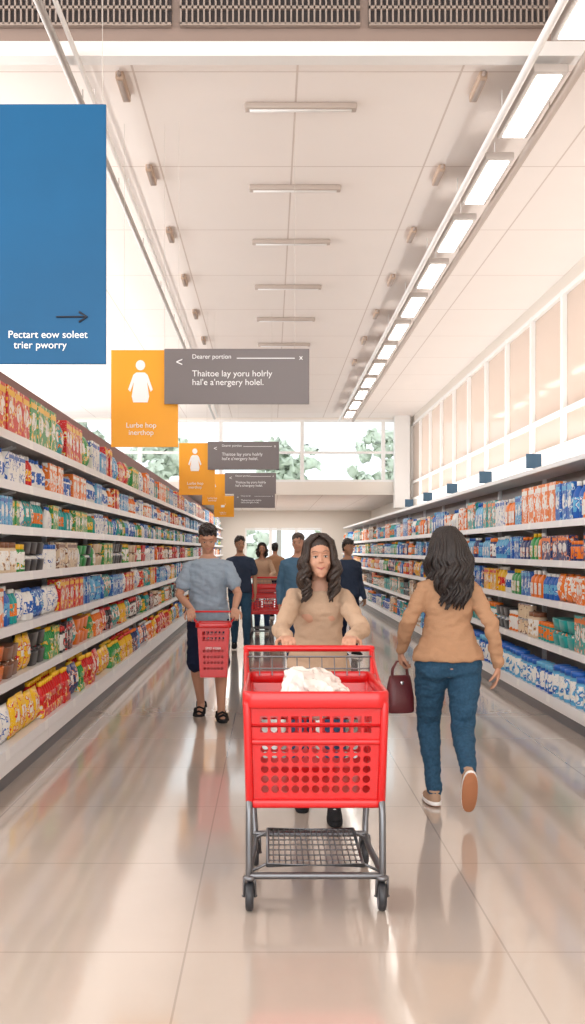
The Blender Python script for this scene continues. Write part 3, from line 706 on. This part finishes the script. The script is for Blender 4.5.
    if face:
        dips=[(Hp(s*.030,-.082,.006),.015,.004) for s in(-1,1)]+[(Hp(0,-.088,-.075),.009,.002)]
        bl=[(Hp(0,-.085,-.060),.014,.003)]
        fwd=HM@V((0,-1,0)); hm=HC-V((0,0,.16*hk))
        for v in me.vertices:
            if v.co.z<hm.z: continue
            for c,sg,am in dips:
                d2=(v.co-c).length_squared/(sg*hk)**2
                if d2<6: v.co-=fwd*am*hk*math.exp(-d2)
            for c,sg,am in bl:
                d2=(v.co-c).length_squared/(sg*hk)**2
                if d2<6: v.co+=fwd*am*hk*math.exp(-d2)
    root=mk('person',me,sk,loc=loc,rot=(0,0,yaw),label=lab,category='person')
    if face:
        for s in(-1,1):
            e=empty('eye',parent=root)
            bm=bmesh.new(); ell(bm,Hp(s*.030,-.0725,.003),Hr(.0135,.011,.0058),HM); mk('eyeball',bm,EYEW,e)
            bm=bmesh.new(); ell(bm,Hp(s*.030,-.0800,.003),Hr(.0062,.0050,.0056),HM,10,8); mk('iris',bm,IRIS,e)
            bm=bmesh.new(); tube(bm,[Hp(s*.016,-.080,.005),Hp(s*.023,-.0832,.0085),Hp(s*.034,-.0822,.009),Hp(s*.046,-.072,.005)],[.0008*hk,.0015*hk,.0017*hk,.001*hk],6); mk('eyelashes',bm,HAIR,e)
            bm=bmesh.new(); tube(bm,[Hp(s*.014,-.078,.009),Hp(s*.023,-.0805,.0130),Hp(s*.034,-.0800,.0135),Hp(s*.046,-.071,.010)],[.002*hk,.0042*hk,.0042*hk,.002*hk],8); mk('eyelid',bm,sk,e)
            bm=bmesh.new(); tube(bm,[Hp(s*.016,-.0845,.030),Hp(s*.028,-.0845,.0355),Hp(s*.042,-.078,.0345),Hp(s*.052,-.067,.028)],[.0014*hk,.002*hk,.0018*hk,.001*hk],6); mk('eyebrow',bm,BROW,root)
        bm=bmesh.new()
        tube(bm,[Hp(-.027,-.0765,-.0515),Hp(-.012,-.0865,-.0570),Hp(0,-.088,-.0585),Hp(.012,-.0865,-.0570),Hp(.027,-.0765,-.0515)],[.001*hk,.0026*hk,.0024*hk,.0026*hk,.001*hk],8)
        tube(bm,[Hp(-.023,-.0775,-.0545),Hp(0,-.088,-.0645),Hp(.023,-.0775,-.0545)],[.0012*hk,.0034*hk,.0012*hk],8)
        mk('mouth',bm,LIP,root)
    bm=bmesh.new(); inf=.015; ztop=1.39 if fem else 1.415
    loft(bm,[ring_(hem,.024,.032),ring_(hem+.03,.026,.034),ring_(hem+.07,.024,.03),ring_(hem+.12,.024,.025),ring_(hem+.19,.020,.02)]+[ring_(t[0],inf) for t in T if hem+.22<t[0]<ztop],24,0,.9)
    if fem:
        for s in(-1,1): ell(bm,LP((s*.06*S,-.058*S,1.23*S)),(.058*S,.045*S,.062*S))
    for s in(-1,1):
        if top[0]=='tee': arm(bm,s,.012,'half',.008)
        else:
            arm(bm,s,.013,'full'); e,w=V(arms[s][0]),V(arms[s][1]); tube(bm,[e.lerp(w,.88),e.lerp(w,.98)],.034*k+.004,12)
    cpts=[]; cz,cr=(1.385,.082) if fem else (1.415,.062)
    cc=LP((0,.0,cz*S))
    for q in range(16): a=q*math.pi/8; cpts.append(cc+V((cr*S*math.cos(a),.062*S*math.sin(a),.014*math.sin(a))))
    tube(bm,cpts,.009,8,closed=True)
    me=remesh(bm,max(vox,.007),4); wrinkle(me,wr,seed=len(lab)); wrinkle(me,wr*.6,(14,14,10),seed=3); mk('sweater' if top[0]=='long' else 'shirt',me,top[1],root)
    bm=bmesh.new()
    loft(bm,[(V((0,t[3]*S,t[0]*S)),V((t[1]*S+.006,0,0)),V((0,t[2]*S+.006,0))) for t in T if t[0]<=.93],24,0,.9)
    for s in(-1,1):
        if bot[0]=='jeans': leg(bm,s,.008,1.0,.004)
        else: leg(bm,s,.014,.72,.012)
        ell(bm,(s*.072*S*hip,.055*S,.865*S),(.09*S*hip,.082*S,.095*S))
    me=remesh(bm,max(vox,.007),3); wrinkle(me,.006,(9,9,20),seed=5); wrinkle(me,.004,(12,12,40),seed=9); mk('jeans' if bot[0]=='jeans' else 'shorts',me,bot[1],root)
    for s in(-1,1):
        an=V(legs[s][1]); fm=Euler((legs[s][2],0,legs[s][3])).to_matrix(); q=S*.98
        def B(x,y,z): return an+fm@(V((x,y,z))*q)
        def ring(y,z,rx,ry): return (B(0,y,z),fm@V((rx*q,0,0)),fm@V((0,ry*q,0)))
        sh=empty('shoe',parent=root)
        bm=bmesh.new(); loft(bm,[ring(-.075,-.088,.043,.135),ring(-.075,-.084,.046,.140)],24,0,.8); mk('outsole',bm,solem or WHITE,sh)
        bm=bmesh.new(); loft(bm,[ring(-.075,-.084,.046,.140),ring(-.075,-.08,.047,.142),ring(-.075,-.064,.047,.142),ring(-.075,-.060,.043,.136)],24,0,.8); mk('midsole',bm,WHITE if shoe=='sneaker' and solem and solem.name!=BLK.name else (solem or WHITE),sh)
        if shoe=='sneaker':
            bm=bmesh.new()
            loft(bm,[ring(-.072,-.064,.044,.134),ring(-.070,-.045,.045,.132),ring(-.055,-.028,.042,.11),ring(-.03,-.012,.04,.075),ring(-.006,-.002,.041,.052),ring(.0,.006,.04,.046)],24,0,.85)
            mk('upper',bm,shoem,sh)
            bm=bmesh.new()
            for q_ in range(4): tube(bm,[B(-.02,-.085-.02*q_,-.016-.009*q_),B(0,-.09-.02*q_,-.008-.009*q_),B(.02,-.085-.02*q_,-.016-.009*q_)],.0035,5)
            mk('laces',bm,WHITE,sh)
        else:
            for yy,zz_,wd in((-.15,-.03,.046),(-.10,-.012,.046),(0.03,-.01,.042)):
                bm=bmesh.new(); tube(bm,[B(-wd,yy,-.065),B(-wd*.9,yy,zz_-.01),B(0,yy,zz_+.008),B(wd*.9,yy,zz_-.01),B(wd,yy,-.065)],.011,8,flat=.5)
                mk('strap',bm,shoem,sh)
    bm=bmesh.new()
    if hair=='short':
        ell(bm,Hp(0,.020,.066),Hr(.082,.091,.077),HM,30,20)
        ell(bm,Hp(0,.034,.035),Hr(.081,.085,.092),HM,30,20)
        ell(bm,Hp(.01,-.038,.108),Hr(.052,.034,.026),HM,20,12)
        ell(bm,Hp(0,.05,-.01),Hr(.07,.06,.07),HM,20,12)
        me=remesh(bm,.006 if vox<.01 else .01,2); wrinkle(me,.012,(45,45,45),2)
        mk('hair',me,hairm,root)
    else:
        ell(bm,Hp(0,.018,.062),Hr(.080,.088,.074),HM,30,20)
        ell(bm,Hp(0,.028,.034),Hr(.081,.089,.094),HM,30,20)
        ell(bm,Hp(0,.05,-.02),Hr(.074,.065,.1),HM,30,20)
        RR=random.Random(5)
        for i in range(nl):
            a=math.radians(56+248*(i+.5)/nl+RR.uniform(-4,4))
            sx_,cy_=math.sin(a),-math.cos(a)
            ph=RR.uniform(0,1.2)+a*1.5; vol=RR.uniform(.86,1.1)*hw
            front=cy_<-.2
            p1=Hp(.005*sx_,-.052+.07*max(cy_+.5,0),.126)
            p2=Hp(.040*sx_,-.052+.075*(cy_+.6),.117) if not front else Hp(.045*sx_,-.060,.108)
            p3=Hp(.078*sx_,-.012+.098*max(cy_,-.4)+.006,.083)
            p4=Hp(.090*sx_*vol,.02+.098*cy_*vol,.02)
            pts=[p1,p2,p3,p4]
            base=pts[-1]; n=14; L=hair_len*RR.uniform(.75,1.06)
            for q in range(1,n+1):
                t=q/n; amp=.017*min(1,t*2.2)
                spread=1+.22*math.sin(min(1,t*1.15)*math.pi)*vol
                px_=(base.x-HC.x)*spread; py_=(base.y-HC.y)*(1+.08*t)
                if cy_<.35: py_-=.05*t
                else: py_+=.035*math.sin(t*math.pi*.8)*1.2
                pts.append(V((HC.x+px_+amp*math.sin(t*15+ph),HC.y+py_+amp*.8*math.cos(t*15+ph),base.z-L*t)))
            rad=[.009,.013,.0145,.0145]+[(.0142*(1-.7*(q/n)**3))*RR.uniform(.85,1.15) for q in range(1,n+1)]
            tube(bm,pts,[r_*hs*S for r_ in rad],7)
        mk('hair',bm,hairm,root)
    return root
CLO=lambda n,c:mat('cloth_'+n,c,.85,bump=.35,bs=160,spec=.2,var=.06)
BLK=CLO('black',(.015,.015,.017))
BEIGE=CLO('beige',(.44,.25,.145)); BEIGE2=CLO('cream',(.50,.345,.24)); DEN=mat('denim_blue',(.026,.075,.135),.8,bump=.4,bs=60,var=.5,spec=.2); DEND=mat('denim_dark',(.03,.06,.13),.8,bump=.4,bs=140,var=.3,spec=.2)
TSH=CLO('greyblue',(.29,.36,.44)); NAVY=CLO('navy',(.012,.018,.045)); NAVT=CLO('navytee',(.03,.045,.08))
SHB=mat('suede_tan',(.42,.27,.18),.8,bump=.2,bs=80); SOLEB=mat('sole_tan',(.42,.17,.08),.6,bump=.3,bs=60)
person('woman in beige sweater with long wavy dark hair pushing the cart',(.27,6.36,0),0,S=.935,fem=True,lean=.26,head=(.02,-.05,.03),hs=1.14,
 arms={1:((.215,-.42,1.08),(.13,-.72,1.065),(-.15,-1,-.05),(-.1,-.2,-1),.62,1),-1:((-.215,-.42,1.08),(-.19,-.72,1.065),(.12,-1,-.05),(.1,-.2,-1),.62,-1)},
 legs={1:((.085,-.12,.46),(.085,-.06,.085),0,0),-1:((-.085,.06,.46),(-.085,.28,.10),.15,0)},
 top=('long',BEIGE2),bot=('jeans',DEND),hair='long',hairm=HAIRB,shoem=BLK,solem=BLK,vox=.0042,hair_len=.25,hem=.86,hw=.95,wr=.008)
person('woman in tan sweater and blue jeans walking away holding a handbag',(1.04,6.62,0),math.pi,S=.955,fem=True,lean=.03,head=(0,.0,.25),hs=1.08,
 arms={1:((.232,.02,1.09),(.26,-.13,.90),(0,-.35,-1),(-1,-.2,0),.75,1),-1:((-.235,.09,1.07),(-.285,.03,.83),(0,-.1,-1),(1,-.3,0),.3,-1)},
 legs={1:((.095,-.16,.47),(.075,-.04,.088),0,.1),-1:((-.075,.05,.46),(-.050,.40,.275),1.15,-.05)},
 top=('long',BEIGE),bot=('jeans',DEN),hair='long',shoem=SHB,solem=SOLEB,vox=.0055,hair_len=.36,hip=1.16,hem=.90,wr=.011,hw=1.12)
person('man in grey-blue t-shirt and navy shorts carrying a red basket',(-.55,10.1,0),0,S=1.01,lean=.10,head=(.42,-.02,.06),hs=1.05,
 arms={1:((.27,-.12,1.11),(.245,-.33,.995),(.1,-1,-.4),(-.2,-.2,-1),.6,1),-1:((-.25,-.10,1.10),(-.125,-.33,.99),(0,-1,-.4),(.2,-.2,-1),.6,-1)},
 legs={1:((.12,-.18,.50),(.12,-.10,.088),0,.15),-1:((-.11,.02,.48),(-.08,.24,.12),.35,-.1)},
 top=('tee',TSH),bot=('shorts',NAVY),hair='short',shoem=BLK,solem=BLK,shoe='sandal',vox=.006,wr=.010)
person('man in dark navy t-shirt and jeans walking in the aisle',(PX(240,17),17,0),0,S=1.0,head=(.1,.0,.3),top=('tee',NAVT),bot=('jeans',DEN),shoem=BLK,vox=.011,sk=SK2,
 legs={1:((.10,-.10,.49),(.10,-.06,.09),0,0),-1:((-.08,.0,.48),(-.09,.2,.11),.2,0)})
person('person in beige top pushing a red cart down the aisle',(PX(262,20.55),20.55,0),0,S=.96,fem=True,top=('long',BEIGE2),bot=('jeans',DEND),shoem=BLK,vox=.011,hair='long',hair_len=.18,nl=80,
 arms={1:((.22,-.2,1.08),(.15,-.55,1.05),(0,-1,0),(0,0,-1)),-1:((-.22,-.2,1.08),(-.15,-.55,1.05),(0,-1,0),(0,0,-1))})
person('man in denim jacket standing in the aisle',(PX(298,14),14,0),0,S=1.0,head=(.05,0,-.2),top=('long',CLO('denimjacket',(.08,.17,.27))),bot=('jeans',DEND),hairm=mat('hair_grey',(.08,.06,.05),.6,bump=.4,bs=120),shoem=BLK,vox=.010,sk=SK)
person('person in dark navy clothing standing in the aisle',(PX(348,16),16,0),.5,S=.97,head=(.1,0,.2),top=('long',NAVT),bot=('jeans',NAVY),shoem=BLK,vox=.011,sk=SK2)
person('distant shopper in tan clothing walking away',(PX(275,25),25,0),2.9,S=.97,top=('tee',BEIGE),bot=('jeans',NAVY),shoem=BLK,vox=.013,face=False)
# handbag
r=empty('handbag',(1.04-.265,6.62+.155,0),rot=(0,0,.25),label='maroon leather handbag hanging from a hand',category='handbag')
MAR=mat('maroon_leather',(.11,.015,.02),.4,bump=.2,bs=90)
bm=bmesh.new(); loft(bm,[((0,0,.53),(.075,0,0),(0,.045,0)),((0,0,.54),(.085,0,0),(0,.052,0)),((0,0,.62),(.085,0,0),(0,.05,0)),((0,0,.70),(.074,0,0),(0,.034,0)),((0,0,.745),(.066,0,0),(0,.014,0)),((0,0,.752),(.06,0,0),(0,.008,0))],24,0,.6); mk('bag_body',bm,MAR,r)
for s in(-1,1):
    bm=bmesh.new(); tube(bm,[(-.05,s*.012,.73),(-.045,s*.012,.79),(-.02,s*.006,.835),(.02,s*.006,.835),(.045,s*.012,.79),(.05,s*.012,.73)],.005,8); mk('strap',bm,MAR,r)
bm=bmesh.new(); ell(bm,(0,-.04,.71),(.012,.006,.012)); mk('clasp',bm,CHROME,r)
# hand basket
r=empty('shopping_basket',(-.48,9.72,0),label='red perforated plastic hand basket held by the man',category='basket')
bm=bmesh.new(); a,b=.135,.112; ya,yb=.12,.095; zt,zb=.87,.42
tf=lambda i,j:(None if j in(0,5,8) or i in (0,7) else ('o' if j<5 else 's'))
perf(bm,(-b,-yb,zb),(b,-yb,zb),(-a,-ya,zt),(a,-ya,zt),8,9,tf); perf(bm,(-b,yb,zb),(b,yb,zb),(-a,ya,zt),(a,ya,zt),8,9,tf)
perf(bm,(-b,-yb,zb),(-b,yb,zb),(-a,-ya,zt),(-a,ya,zt),8,9,tf); perf(bm,(b,-yb,zb),(b,yb,zb),(a,-ya,zt),(a,ya,zt),8,9,tf)
perf(bm,(-b,-yb,zb),(b,-yb,zb),(-b,yb,zb),(b,yb,zb),6,6,lambda i,j:None)
bmesh.ops.remove_doubles(bm,verts=bm.verts[:],dist=.0008); o_=mk('basket_body',bm,RED,r,smooth=False); solid(o_,.006)
bm=bmesh.new(); band(bm,rrect(a+.008,a+.008,-ya-.008,ya+.008,.03),.009,zt-.03,zt+.015); mk('basket_rim',bm,REDD,r)
bm=bmesh.new()
for s in(-1,1): tube(bm,[(-.14,s*.04,zt),(-.19,s*.02,.93),(-.195,s*.01,.972),(.185,s*.01,.972),(.18,s*.02,.93),(.14,s*.04,zt)],.008,8)
mk('handle',bm,REDD,r)
textobj('SMO FOER',.028,(0,-.128,.66),WT,r,'CENTER','printed_text')
# ---------------- lights
def area(name,loc,rot,sx,sy,e,c=(1,1,1)):
    l=bpy.data.lights.new(name,'AREA'); l.shape='RECTANGLE'; l.size=sx; l.size_y=sy; l.energy=e; l.color=c
    o=bpy.data.objects.new(name,l); col.objects.link(o); o.location=loc; o.rotation_euler=rot; return o
area('storefront_daylight',(-.8,-2.8,2.9),(math.radians(104),0,0),8.5,4.6,410,(1,.97,.94))  # fill added behind the camera to light aisle and ceiling; no storefront built
area('window_daylight_right',(XR+.5,14,3.8),(0,math.radians(110),0),2.0,30,420,(1,.97,.93))
area('window_daylight_left',(XL-.5,13,3.8),(0,math.radians(-112),0),1.8,30,1250,(1,.97,.95))  # fill added beyond the left wall, tilted up to brighten the ceiling
area('shelf_cove_uplight_right',(3.38,18.5,2.40),(0,math.radians(180+24),0),.35,20.5,185,(1,.97,.93))  # unseen fill added above the right shelving to lift the ceiling
area('shelf_cove_uplight_left',(-2.55,18.5,2.95),(0,math.radians(180-20),0),.35,20.5,210,(1,.97,.93))  # matching unseen fill added on the left, aimed at the ceiling
area('entrance_ceiling_light',(.4,36,ZL-.03),(0,0,0),4.0,10,330,(1,.97,.93))  # fill added to brighten the low rear section and end wall
w=bpy.data.worlds.new('w'); sc.world=w; w.use_nodes=True; bg=w.node_tree.nodes['Background']; bg.inputs[0].default_value=(.90,.97,1,1); bg.inputs[1].default_value=1.5
sc.view_settings.view_transform='Standard'
cam=bpy.data.cameras.new('cam'); co=bpy.data.objects.new('camera',cam); col.objects.link(co); sc.camera=co
co.location=(0,0,CH); co.rotation_euler=(math.radians(90),0,0); cam.lens=F/1024*36; cam.sensor_width=36; cam.shift_x=22.5/1024; cam.shift_y=38/1024; cam.clip_end=200
